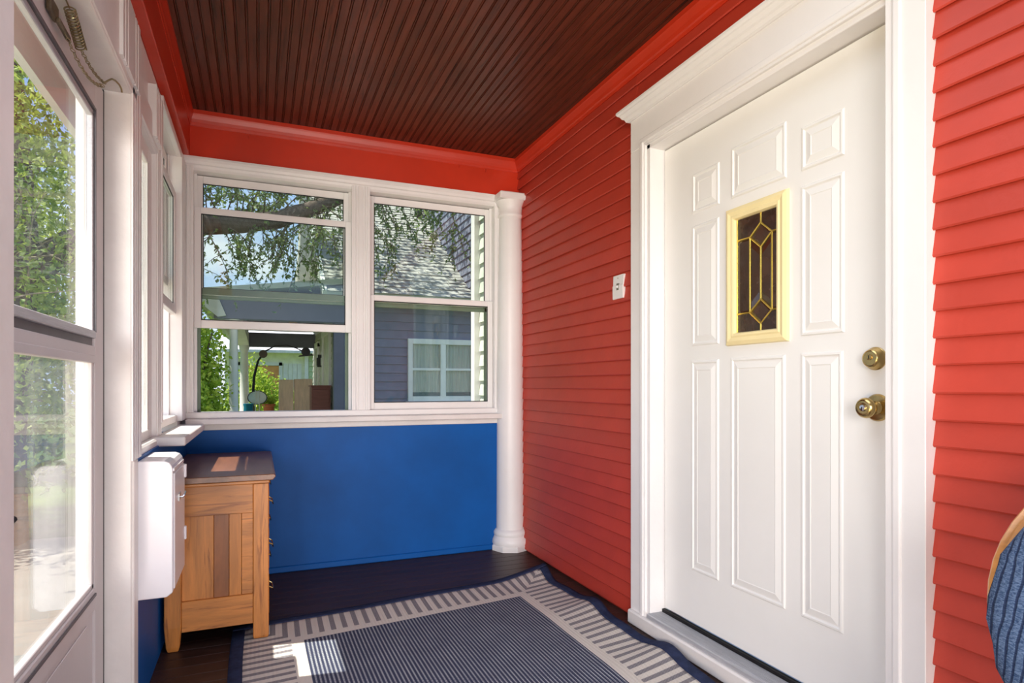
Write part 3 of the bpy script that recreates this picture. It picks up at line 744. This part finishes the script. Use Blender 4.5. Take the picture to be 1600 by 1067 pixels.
# ------------------------------------------------------------------ neighbour's house
SIDE = mat('slate_blue_siding', srgb(122, 126, 144), .6, .04, 4, .1, 40, rnd=.05)
BEIGES = mat('beige_grey_porch_siding', srgb(196, 192, 180), .6, .04, 4, .1, 40, rnd=.05)
SLTRIM = mat('slate_trim', srgb(104, 104, 118), .55, .04, 4)
WTRIM = mat('outside_white_trim', srgb(236, 234, 228), .5, .03, 4)
SHING = mat('grey_shingles', srgb(168, 166, 160), .9, .08, 5, .4, 60, rnd=.12, spec=.15)
CURT = mat('net_curtain', srgb(188, 186, 172), .8, .06, 3, stretch=(14, 1, 1))
PCEIL = mat('porch_soffit', srgb(124, 116, 104), .7, .05, 4)
nh = thing('neighbour_house', (2.6, 10.5, -.6), 'slate blue clapboard house next door with a shingled roof and front porch', 'house')
B(1.12, 5.2, 9.02, 9.3, -.6, 2.5).build('front_wall', SIDE, nh)
B(1.14, 1.4, 9.02, 14.6, -.6, 2.9).build('porch_wall', BEIGES, nh)
def wall_boards(parent, n, z0, exp, axis, a0, a1, face, m, skip=None):
    src = None
    for i in range(n):
        z = z0+i*exp
        segs = [(a0, a1)]
        if skip:
            segs2 = []
            for a, b in segs:
                cur = a
                for s0, s1, t0, t1 in sorted(skip):
                    if z+exp > t0 and z < t1: segs2.append((cur, s0)); cur = s1
                segs2.append((cur, b))
            segs = segs2
        for a, b in segs:
            if b-a < .03: continue
            if axis == 'x': MB().prism([(face-.018, z), (face+.01, z), (face+.01, z+exp), (face-.003, z+exp)], 'x', a, b).build('clapboard', m, parent)
            else: MB().prism([(face-.018, z), (face+.01, z), (face+.01, z+exp), (face-.003, z+exp)], 'y', a, b).build('clapboard', m, parent)
wall_boards(nh, 19, .0, .127, 'x', 1.13, 4.9, 9.02, SIDE, skip=[(2.05, 3.115, .85, 1.785)])
wall_boards(nh, 22, .0, .127, 'y', 9.1, 14.5, 1.14, BEIGES, skip=[(10.7, 12.05, -1, 2.05), (12.9, 13.7, .9, 1.95)])
B(.98, 1.125, 8.97, 9.12, -.6, 2.35).build('corner_board', SLTRIM, nh, bevel=.004)
# double window in the front wall
wf = MB().box(2.05, 2.12, 8.96, 9.05, .85, 1.785).box(3.045, 3.115, 8.96, 9.05, .85, 1.785).box(2.12, 3.045, 8.96, 9.05, 1.705, 1.785).box(2.12, 3.045, 8.96, 9.05, .85, .92).box(2.55, 2.635, 8.96, 9.05, .92, 1.705).build('window', WTRIM, nh, bevel=.004)
for a, b in ((2.12, 2.55), (2.635, 3.045)):
    B(a, b, 8.975, 9.0, 1.31, 1.345).build('meeting_rail', WTRIM, wf)
    B(a, b, 8.995, 9.0, .92, 1.31).build('pane', CLEAR, wf); B(a, b, 8.99, 8.995, 1.345, 1.705).build('pane', CLEAR, wf)
    cu = MB(); n = 40
    ls_ = [[(a+(b-a)*i/n, 9.012+.006*math.sin(i*1.3), z) for i in range(n+1)] for z in (.98, 1.705)]
    cu.loops(ls_, False, False, closed=False).build('curtain', CURT, wf)
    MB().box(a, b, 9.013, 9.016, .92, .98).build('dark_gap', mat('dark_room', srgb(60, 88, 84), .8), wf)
B(2.02, 3.145, 8.93, 9.05, .80, .85).build('window_ledge', WTRIM, nh, bevel=.004)
# eave and main roof
B(.86, 4.9, 8.72, 9.02, 2.30, 2.36).build('eave_soffit', WTRIM, nh)
B(.86, 4.9, 8.70, 8.74, 2.27, 2.40).build('fascia', mat('pale_fascia', srgb(206, 204, 190), .6), nh)
SL = math.atan2(4.72-2.36, 12.2-8.72)
def rp(x, q, h): return (x, 8.70+q*math.cos(SL)-h*math.sin(SL), 2.38+q*math.sin(SL)+h*math.cos(SL))
MB().hexa([rp(.86, 0, -.03), rp(5, 0, -.03), rp(5, 4.25, -.03), rp(.86, 4.25, -.03)], [rp(.86, 0, 0), rp(5, 0, 0), rp(5, 4.25, 0), rp(.86, 4.25, 0)]).build('roof_deck', SHING, nh)
sh = MB(); q = 0; row = 0
while q < 4.15:
    x = .85-(row % 2)*.14+R.uniform(-.03, .03)
    while x < 3.05:
        wdt = R.uniform(.20, .30); th_ = R.uniform(.012, .026); a, b = max(x, .85)+.003, min(x+wdt, 3.05)-.003
        if b > a: sh.hexa([rp(a, q, 0), rp(b, q, 0), rp(b, q+.17, 0), rp(a, q+.17, 0)], [rp(a, q-.005, th_), rp(b, q-.005, th_), rp(b, q+.17, .004), rp(a, q+.17, .004)])
        x += wdt
    q += .125; row += 1
sh.build('shingles', SHING, nh, kind='stuff')
MB().hexa([rp(.80, -.03, -.16), rp(.86, -.03, -.16), rp(.86, 4.25, -.16), rp(.80, 4.25, -.16)], [rp(.80, -.03, .03), rp(.86, -.03, .03), rp(.86, 4.25, .03), rp(.80, 4.25, .03)]).build('rake_board', WTRIM, nh)
MB().prism([(9.0, 2.3), (12.3, 2.3), (12.3, 4.6)], 'x', 1.12, 1.3).build('gable_wall', WTRIM, nh)
# tapered white chimney in front of the gable
ck = MB().loops([[(xa_, ya, z), (xb_, ya, z), (xb_, yb_, z), (xa_, yb_, z)] for z, xa_, xb_, ya, yb_ in ((2.2, .50, .86, 9.6, 10.3), (2.75, .53, .83, 9.62, 10.28), (3.25, .57, .72, 9.65, 10.2), (4.1, .58, .70, 9.65, 10.2))])
ck.build('chimney', mat('limewashed_chimney', srgb(226, 216, 206), .8, .05, 4, .3, 20), nh)
# upper storey to the right
B(3.02, 5.2, 8.80, 12.8, 2.3, 6.2).build('upper_wall', SIDE, nh)
ub_ = MB(); i = 0
z = 2.35
while z < 6.1:
    ub_.prism([(2.995, z), (3.03, z), (3.03, z+.122), (3.014, z+.122)], 'y', 8.80, 12.8)
    x = 3.0
    ub_.prism([(8.778, z), (8.81, z), (8.81, z+.122), (8.796, z+.122)], 'x', 3.0, 5.2)
    z += .122
ub_.build('upper_clapboards', SIDE, nh, kind='stuff')
B(2.985, 3.02, 8.765, 8.80, 2.3, 6.2).build('corner_board', SLTRIM, nh)
vent = MB().lathe([(0, .07), (.35, .07), (.36, .10), (.40, .10), (.41, .05)], (2.86, 11.6, 4.2), 'z', 16).build('roof_vent', mat('dark_vent', srgb(52, 54, 62), .5), nh, smooth=True)
# porch of the house
B(-.62, 1.2, 8.9, 14.6, -.6, .15).build('porch_deck', PAVE, nh)
B(-.55, 1.14, 8.86, 9.02, 1.97, 2.26).build('porch_beam', SLTRIM, nh, bevel=.004)
B(-.30, 1.14, 13.9, 14.08, 1.90, 2.20).build('porch_beam', SLTRIM, nh, bevel=.004)
B(-.42, -.20, 9.02, 14.1, 1.93, 2.2).build('side_beam', WTRIM, nh)
B(-.45, 1.14, 8.95, 14.2, 2.26, 2.31).build('porch_ceiling', PCEIL, nh)
MB().prism([(-.80, 2.24), (-.74, 2.18), (-.50, 1.98), (-.40, 2.0), (-.52, 2.30), (1.2, 2.52), (1.2, 2.60), (-.74, 2.34)], 'y', 8.78, 14.4).build('porch_roof', mat('porch_roof_metal', srgb(208, 206, 196), .6, .05), nh)
def pcol(x, y, r, z0, z1):
    MB().lathe([(z0, r*1.35), (z0+.06, r*1.35), (z0+.09, r*1.05), (z0+.9, r*1.02), (z1-.12, r*.88), (z1-.10, r*1.05), (z1-.06, r*1.2), (z1, r*1.25)], (x, y, 0), 'z', 18).build('porch_column', WTRIM, nh, smooth=True)
pcol(-.318, 9.0, .058, .15, 1.97); pcol(-.29, 13.95, .085, .15, 1.93)
# door, window and lamp on the porch wall
dn = MB().box(1.09, 1.15, 10.75, 10.87, .15, 1.98).box(1.09, 1.15, 11.9, 12.02, .15, 1.98).box(1.085, 1.15, 10.72, 12.05, 1.98, 2.08).build('porch_door', WTRIM, nh, bevel=.004)
B(1.12, 1.15, 10.87, 11.9, .15, 1.98).build('door_leaf', mat('neighbour_door', srgb(226, 222, 208), .5), dn)
dn = MB().box(1.09, 1.15, 12.9, 12.98, .9, 1.95).box(1.09, 1.15, 13.62, 13.7, .9, 1.95).box(1.09, 1.15, 12.9, 13.7, 1.87, 1.98).box(1.09, 1.15, 12.9, 13.7, .84, .92).build('porch_window', WTRIM, nh, bevel=.004)
B(1.125, 1.14, 12.98, 13.62, .92, 1.87).build('pane', CURT, dn)
MB().box(1.04, 1.13, 12.30, 12.42, 1.44, 1.47).box(1.03, 1.10, 12.31, 12.41, 1.47, 1.62).box(1.05, 1.13, 12.33, 12.39, 1.62, 1.68).build('wall_lantern', mat('black_iron', srgb(34, 32, 34), .5), nh)
MB().lathe([(0, .04), (-.03, .07), (-.07, .07), (-.09, .03)], (.55, 11.4, 2.26), 'z', 16).build('ceiling_lamp', mat('amber_lamp', srgb(240, 190, 90), .4), nh, smooth=True)
MB().box(1.02, 1.10, 13.0, 13.35, .98, 1.03).box(1.06, 1.12, 13.1, 13.2, .88, .98).build('wall_shelf', mat('black_iron', srgb(34, 32, 34), .5), nh)

# ------------------------------------------------------------------ things on that porch
CARD = mat('pinkish_cardboard', srgb(232, 204, 180), .8, .05, 3, .1, 20, stretch=(6, 6, 1))
t = tag(B(.335, .59, 12.0, 12.10, .15, 1.19).build('board', CARD, top=True, bevel=.006), 'tan board standing on the far porch beside the arching ornament', 'board')
t = MB().hexa([(.61, 12.02, .15), (.95, 12.02, .15), (.95, 12.12, .15), (.61, 12.12, .15)], [(.60, 12.06, 1.20), (.93, 12.06, 1.21), (.93, 12.16, 1.21), (.60, 12.16, 1.20)]).build('board', CARD, top=True, bevel=.006)
tag(t, 'wider tan board leaning on the far porch next to the brown cabinet', 'board')
cb = thing('cabinet', (.92, 10.5, .15), 'dark brown cabinet standing by the doorway on the far porch', 'cabinet')
BRC = mat('brown_cabinet', srgb(140, 84, 72), .6, .06, 4, stretch=(1, 1, 8))
B(.78, 1.075, 10.30, 10.72, .15, 1.06).build('carcass', BRC, cb, bevel=.004)
B(.765, 1.085, 10.28, 10.74, 1.06, 1.085).build('top', BRC, cb, bevel=.004)
B(.80, 1.055, 10.285, 10.30, .2, 1.02).build('door', BRC, cb, bevel=.004)
orn = thing('garden_ornament', (-.02, 12.5, .15), 'tall arching black metal ornament with round discs on the far porch', 'ornament')
IRON = mat('black_iron', srgb(34, 32, 34), .5)
arc = [(-.10, 12.5, .15), (-.11, 12.5, .9), (-.09, 12.5, 1.25), (-.02, 12.5, 1.55), (.10, 12.5, 1.73), (.28, 12.5, 1.84), (.50, 12.5, 1.86), (.68, 12.5, 1.80), (.80, 12.5, 1.74)]
MB().tube(arc, [.028, .026, .024, .02, .016, .010, .009, .010, .012], 8).build('arched_pole', IRON, orn, smooth=True)
MB().lathe([(-.012, .03), (-.010, .075), (.010, .075), (.012, .03)], (.07, 12.46, 1.68), 'y', 20).build('disc', mat('rust_disc', srgb(110, 92, 86), .6), orn)
MB().lathe([(-.012, .03), (-.010, .085), (.010, .085), (.012, .03)], (.84, 12.5, 1.74), 'y', 20).build('disc', IRON, orn)
MB().hexa([(.70, 12.45, 1.64), (.98, 12.45, 1.67), (.98, 12.55, 1.67), (.70, 12.55, 1.64)], [(.72, 12.45, 1.665), (.96, 12.45, 1.70), (.96, 12.55, 1.70), (.72, 12.55, 1.665)]).build('vane', IRON, orn)
MB().lathe([(0, .16), (.02, .16), (.03, .03)], (-.10, 12.5, .15), 'z', 16).build('base', IRON, orn)
ov = thing('oval_sign', (-.04, 11.6, .15), 'pale oval plaque on two thin stakes near the far porch column', 'plaque')
OVM = mat('pale_plaque', srgb(242, 242, 236), .6, .03)
MB().loops([[(-.03+.165*k*math.cos(2*PI*i/36), y_, .87+.125*k*math.sin(2*PI*i/36)) for i in range(36)] for y_, k in ((11.57, .9), (11.56, 1), (11.60, 1), (11.605, .9))]).build('oval_plate', OVM, ov)
MB().loops([[(-.03+.165*k*math.cos(2*PI*i/36), y_, .87+.125*k*math.sin(2*PI*i/36)) for i in range(36)] for y_, k in ((11.556, .99), (11.550, .96), (11.550, .92), (11.556, .90))], False, False).build('rim', IRON, ov)
for dx in (-.03, .03): MB().tube([(-.03+dx, 11.545, .15), (-.03+dx, 11.545, 1.0)], .008, 6).build('stake', WTRIM, ov)
POT = mat('terracotta', srgb(196, 112, 70), .8, .06); TEAL = mat('teal_glaze', srgb(20, 120, 150), .3, .05)

# ------------------------------------------------------------------ foliage
def leaf_mat(name, c1, c2):
    m = bpy.data.materials.new(name); m.use_nodes = True; t = NT(m.node_tree); t.n.clear()
    g = t.n.new('ShaderNodeNewGeometry')
    r = g.outputs['Random Per Island']
    c = t.mix(r, c1, c2)
    d = t.node('ShaderNodeBsdfPrincipled', {'Base Color': c, 'Roughness': .5, 'Specular IOR Level': .3}).outputs[0]
    tl = t.node('ShaderNodeBsdfTranslucent', {0: t.mix(.35, c, (.55, .65, .05, 1))}).outputs[0]
    mx = t.node('ShaderNodeMixShader', {0: .42, 1: d, 2: tl}).outputs[0]
    t.l.new(mx, t.n.new('ShaderNodeOutputMaterial').inputs[0]); return m
LEAF = leaf_mat('tree_leaf', srgb(104, 136, 62), srgb(186, 200, 112))
LEAFD = leaf_mat('dull_leaf', srgb(86, 110, 72), srgb(150, 166, 120))
LEAFB = leaf_mat('bright_leaf', srgb(120, 160, 40), srgb(196, 214, 96))
BARK = mat('grey_brown_bark', srgb(108, 94, 86), .9, .12, 6, .9, 24, stretch=(5, 1, 5), spec=.1)
def leaf(mb, p, d, L, W):
    """one bent leaf blade of four faces"""
    d = Vector(d).normalized(); s = d.cross(Vector((R.uniform(-1, 1), R.uniform(-1, 1), R.uniform(-1, 1))))
    if s.length < 1e-3: return
    s.normalize(); n = d.cross(s); p = Vector(p)
    a = p; m1 = p+d*L*.45; t = p+d*L-n*L*.12
    mb.add([a, m1+s*W*.5+n*W*.12, m1-n*.0, m1-s*W*.5+n*W*.12, t], [(0, 1, 2), (0, 2, 3), (1, 4, 2), (2, 4, 3)])
def rv(s=1): return Vector((R.gauss(0, s), R.gauss(0, s), R.gauss(0, s)))
def twig(br, lv, p, d, L, r, nleaf, LL, droop=.25, depth=1):
    p = Vector(p); d = Vector(d).normalized(); path = [p.copy()]; n = 6
    for i in range(n):
        d = (d+rv(.16)+Vector((0, 0, -droop*.22))).normalized(); p = p+d*L/n; path.append(p.copy())
        if depth > 0 and i in (1, 2, 3, 4): twig(br, lv, p, (d+rv(.6)), L*.5, r*.55, nleaf//2, LL, droop, depth-1)
    br.tube([tuple(q) for q in path], [r*(1-.8*i/n) for i in range(n+1)], 5)
    for i in range(nleaf):
        f = R.uniform(.15, 1)*n; k = min(int(f), n-1); q = path[k].lerp(path[k+1], f-k)
        leaf(lv, q, rv(1)+d*.6+Vector((0, 0, -.5)), LL*R.uniform(.7, 1.25), LL*R.uniform(.42, .6))
def tree_trunk(br, path, rad): br.tube(path, rad, 10)
def cloud(lv, c, rad, n, LL, hollow=.35):
    for _ in range(n):
        u = rv(1).normalized(); k = R.uniform(hollow, 1)**.6
        k *= 1+.18*math.sin(5*u.x+3*u.z)+.14*math.sin(9*u.y+7*u.x)
        p = Vector(c)+Vector((u.x*rad[0]*k, u.y*rad[1]*k, u.z*rad[2]*k))
        leaf(lv, p, rv(1)+Vector((0, 0, -.4)), LL*R.uniform(.7, 1.3), LL*R.uniform(.45, .65))
# the big tree by the street, one limb reaching over the neighbour's porch
tr = thing('street_tree', (-2.6, 7.9, -.6), 'large leafy tree with a thick limb reaching over the neighbouring porch', 'tree')
bk = MB()
tree_trunk(bk, [(-2.6, 7.9, -.6), (-2.55, 7.9, .6), (-2.45, 7.95, 1.7), (-2.4, 8.0, 2.6), (-2.5, 8.1, 4.2), (-2.7, 8.3, 6)], [.34, .27, .24, .21, .16, .1])
limb = [(-2.42, 7.98, 2.2), (-1.9, 7.98, 2.62), (-1.25, 8.0, 2.86), (-.6, 8.0, 2.98), (-.2, 8.0, 3.03), (.22, 8.0, 3.12), (.6, 8.0, 3.29), (.98, 8.0, 3.50), (1.5, 8.05, 3.85), (2.2, 8.1, 4.3)]
tree_trunk(bk, limb, [.18, .155, .14, .125, .115, .105, .095, .085, .07, .05])
tw = MB(); lf = MB()
for i in range(44):                              # drooping sprays along the limb
    f = R.uniform(2.5, 8.6); k = int(f); p = Vector(limb[k]).lerp(Vector(limb[min(k+1, 9)]), f-k)
    twig(tw, lf, p, (R.uniform(-.5, .7), R.uniform(-.5, .3), R.uniform(-1.0, .1)), R.uniform(.6, 1.15), .008, 26, .055, .8)
for i in range(36):
    f = R.uniform(2.2, 8.8); k = int(f); p = Vector(limb[k]).lerp(Vector(limb[min(k+1, 9)]), f-k)
    twig(tw, lf, p, (R.uniform(-.6, .6), R.uniform(-.6, .5), R.uniform(.3, 1)), R.uniform(.6, 1.1), .010, 36, .06, .1)
for i in range(16):                              # sprays hanging in front of the roof and the upper wall
    p = (R.uniform(.9, 2.6), R.uniform(7.6, 8.3), R.uniform(3.3, 4.4))
    twig(tw, lf, p, (R.uniform(-.4, .6), R.uniform(-.3, .2), R.uniform(-1, -.2)), R.uniform(.6, 1.1), .007, 26, .06, .7)
bk.build('trunk', BARK, tr, smooth=True); tw.build('twigs', BARK, tr, kind='stuff')
lf.build('hanging_leaves', LEAFD, tr, kind='stuff', recalc=False)
cr = MB()
for c, rad, n in (((-1.95, 7.1, 2.3), (.75, .5, 1.6), 1500), ((-1.7, 6.6, 1.2), (.5, .4, .8), 900), ((-2.3, 6.6, 3.4), (1.0, .6, .9), 1800)): cloud(cr, c, rad, n, .075, .1)
for c, rad, n in (((-2.6, 8.6, 4.6), (1.9, 1.7, 1.7), 6500), ((-1.0, 8.8, 6.0), (2.2, 2.2, 1.2), 5200), ((.9, 9.2, 6.6), (1.9, 2.0, 1.0), 3600), ((-3.6, 9.4, 2.4), (1.5, 1.6, 1.7), 6000), ((-2.0, 10.4, 2.6), (1.0, 1.0, 1.6), 3600), ((-3.2, 8.4, .7), (1.2, 1.4, 1.0), 3000)):
    cloud(cr, c, rad, n, .105)
cr.build('crown', LEAF, tr, kind='stuff', recalc=False)
bt = MB()
for i in range(26):
    p = Vector((R.uniform(-3.4, -2.0), R.uniform(7.2, 8.2), R.uniform(.6, 2.6)))
    twig(bt, MB(), p, (R.uniform(-.6, .9), R.uniform(-.5, .2), R.uniform(-.2, .8)), R.uniform(.8, 1.5), .016, 0, .05, .1)
bt.build('bare_branches', mat('pale_twig', srgb(150, 136, 116), .9, .05), tr, kind='stuff')
# a climber spray growing on the roof edge
def bush(name, label, cen, rad, n, LL, m, loc_z=-.6, cat='bush', group=None):
    o = thing(name, (cen[0], cen[1], loc_z), label, cat, group)
    st_ = MB()
    for i in range(7):
        q = Vector(cen)+Vector((R.uniform(-.6, .6)*rad[0], R.uniform(-.6, .6)*rad[1], R.uniform(.1, .7)*rad[2]))
        st_.tube([(cen[0]+R.uniform(-.05, .05), cen[1]+R.uniform(-.05, .05), loc_z), tuple((Vector(cen)+q)*.5-Vector((0, 0, rad[2]*.2))), tuple(q)], [.03, .02, .008], 5)
    st_.build('stems', BARK, o)
    l_ = MB(); cloud(l_, cen, rad, n, LL, .2); l_.build('leaves', m, o, kind='stuff', recalc=False)
    return o
bush('shrub', 'bright green leafy shrub beside the near white porch column', (-.82, 8.0, .85), (.53, .62, 1.4), 14000, .065, LEAFB, cat='shrub')
bush('shrub', 'low yellow-green shrub behind the arching ornament past the far porch', (-.05, 15.7, .55), (.72, .6, 1.15), 3600, .10, LEAFB, cat='shrub')
bush('shrub', 'small round yellow-green shrub in front of the orange garage door', (.68, 17.4, .35), (.46, .5, .8), 2200, .10, LEAFB, cat='shrub')
bush('shrub', 'tall green hedge shrub farther down the row of porches', (-1.9, 17.6, 1.4), (1.0, 1.4, 2.2), 6500, .11, LEAFB, cat='shrub')
bush('tree', 'distant rounded tree beyond the street seen through the storm door', (-9.0, 20.5, 2.6), (3.0, 2.4, 3.2), 9000, .2, LEAF, cat='tree')
bush('tree', 'distant spreading tree behind the nearest one by the street', (-4.9, 14.2, 3.0), (1.8, 1.8, 3.0), 8000, .15, LEAF, cat='tree')
pt = thing('flower_pot', (.16, 11.8, .15), 'terracotta pot of green leaves between the oval plaque and the tan boards', 'pot')
MB().lathe([(0, .07), (.55, .09), (.56, .11), (.60, .11), (.60, .09)], (.16, 11.8, .15), 'z', 18).build('pot', POT, pt, smooth=True)
l_ = MB(); cloud(l_, (.16, 11.8, .80), (.12, .12, .09), 160, .06, .1); l_.build('leaves', LEAFB, pt, kind='stuff', recalc=False)
pt = thing('teal_pot', (-.17, 11.4, .15), 'teal glazed tall pot beside the oval plaque', 'pot')
MB().lathe([(0, .05), (.3, .09), (.56, .075), (.60, .085), (.62, .085), (.62, .06)], (-.17, 11.4, .15), 'z', 18).build('pot', TEAL, pt, smooth=True)

# ------------------------------------------------------------------ garage beyond
gg = thing('garage', (.5, 20.0, -.6), 'cream garage with a tan door and white roof beyond the porches', 'garage')
CRW = mat('cream_garage_wall', srgb(250, 247, 222), .7, .04)
B(-.9, 1.75, 19.0, 22, -.6, 2.1).build('wall', CRW, gg)
MB().hexa([(-1.1, 18.7, 2.02), (1.95, 18.7, 2.02), (1.95, 22, 3.0), (-1.1, 22, 3.0)], [(-1.1, 18.7, 2.10), (1.95, 18.7, 2.10), (1.95, 22, 3.1), (-1.1, 22, 3.1)]).build('roof', mat('white_metal_roof', srgb(236, 234, 232), .5), gg)
gd = MB().box(-.55, -.45, 18.94, 19.02, -.6, 1.75).box(.53, .62, 18.94, 19.02, -.6, 1.75).box(-.55, .62, 18.94, 19.02, 1.66, 1.75).build('door', WTRIM, gg)
for i in range(4): B(-.45, .53, 18.97, 19.01, -.6+i*.565, -.045+i*.565).build('door_section', mat('tan_garage_door', srgb(236, 164, 100), .6, .04), gd)
for i in range(4): B(.66+i*.125, .775+i*.125, 18.97, 19.01, -.6, 1.72).build('wall_board', WTRIM, gg)
B(1.24, 1.34, 18.9, 19.02, -.6, 2.05).build('downpipe', WTRIM, gg)
gh = mat('pale_green_siding', srgb(190, 206, 160), .7, .04)
for i in range(18): MB().prism([(18.96, -.6+i*.15), (19.01, -.6+i*.15), (19.01, -.46+i*.15), (18.985, -.46+i*.15)], 'x', 1.36, 1.75).build('clapboard', gh, gg)
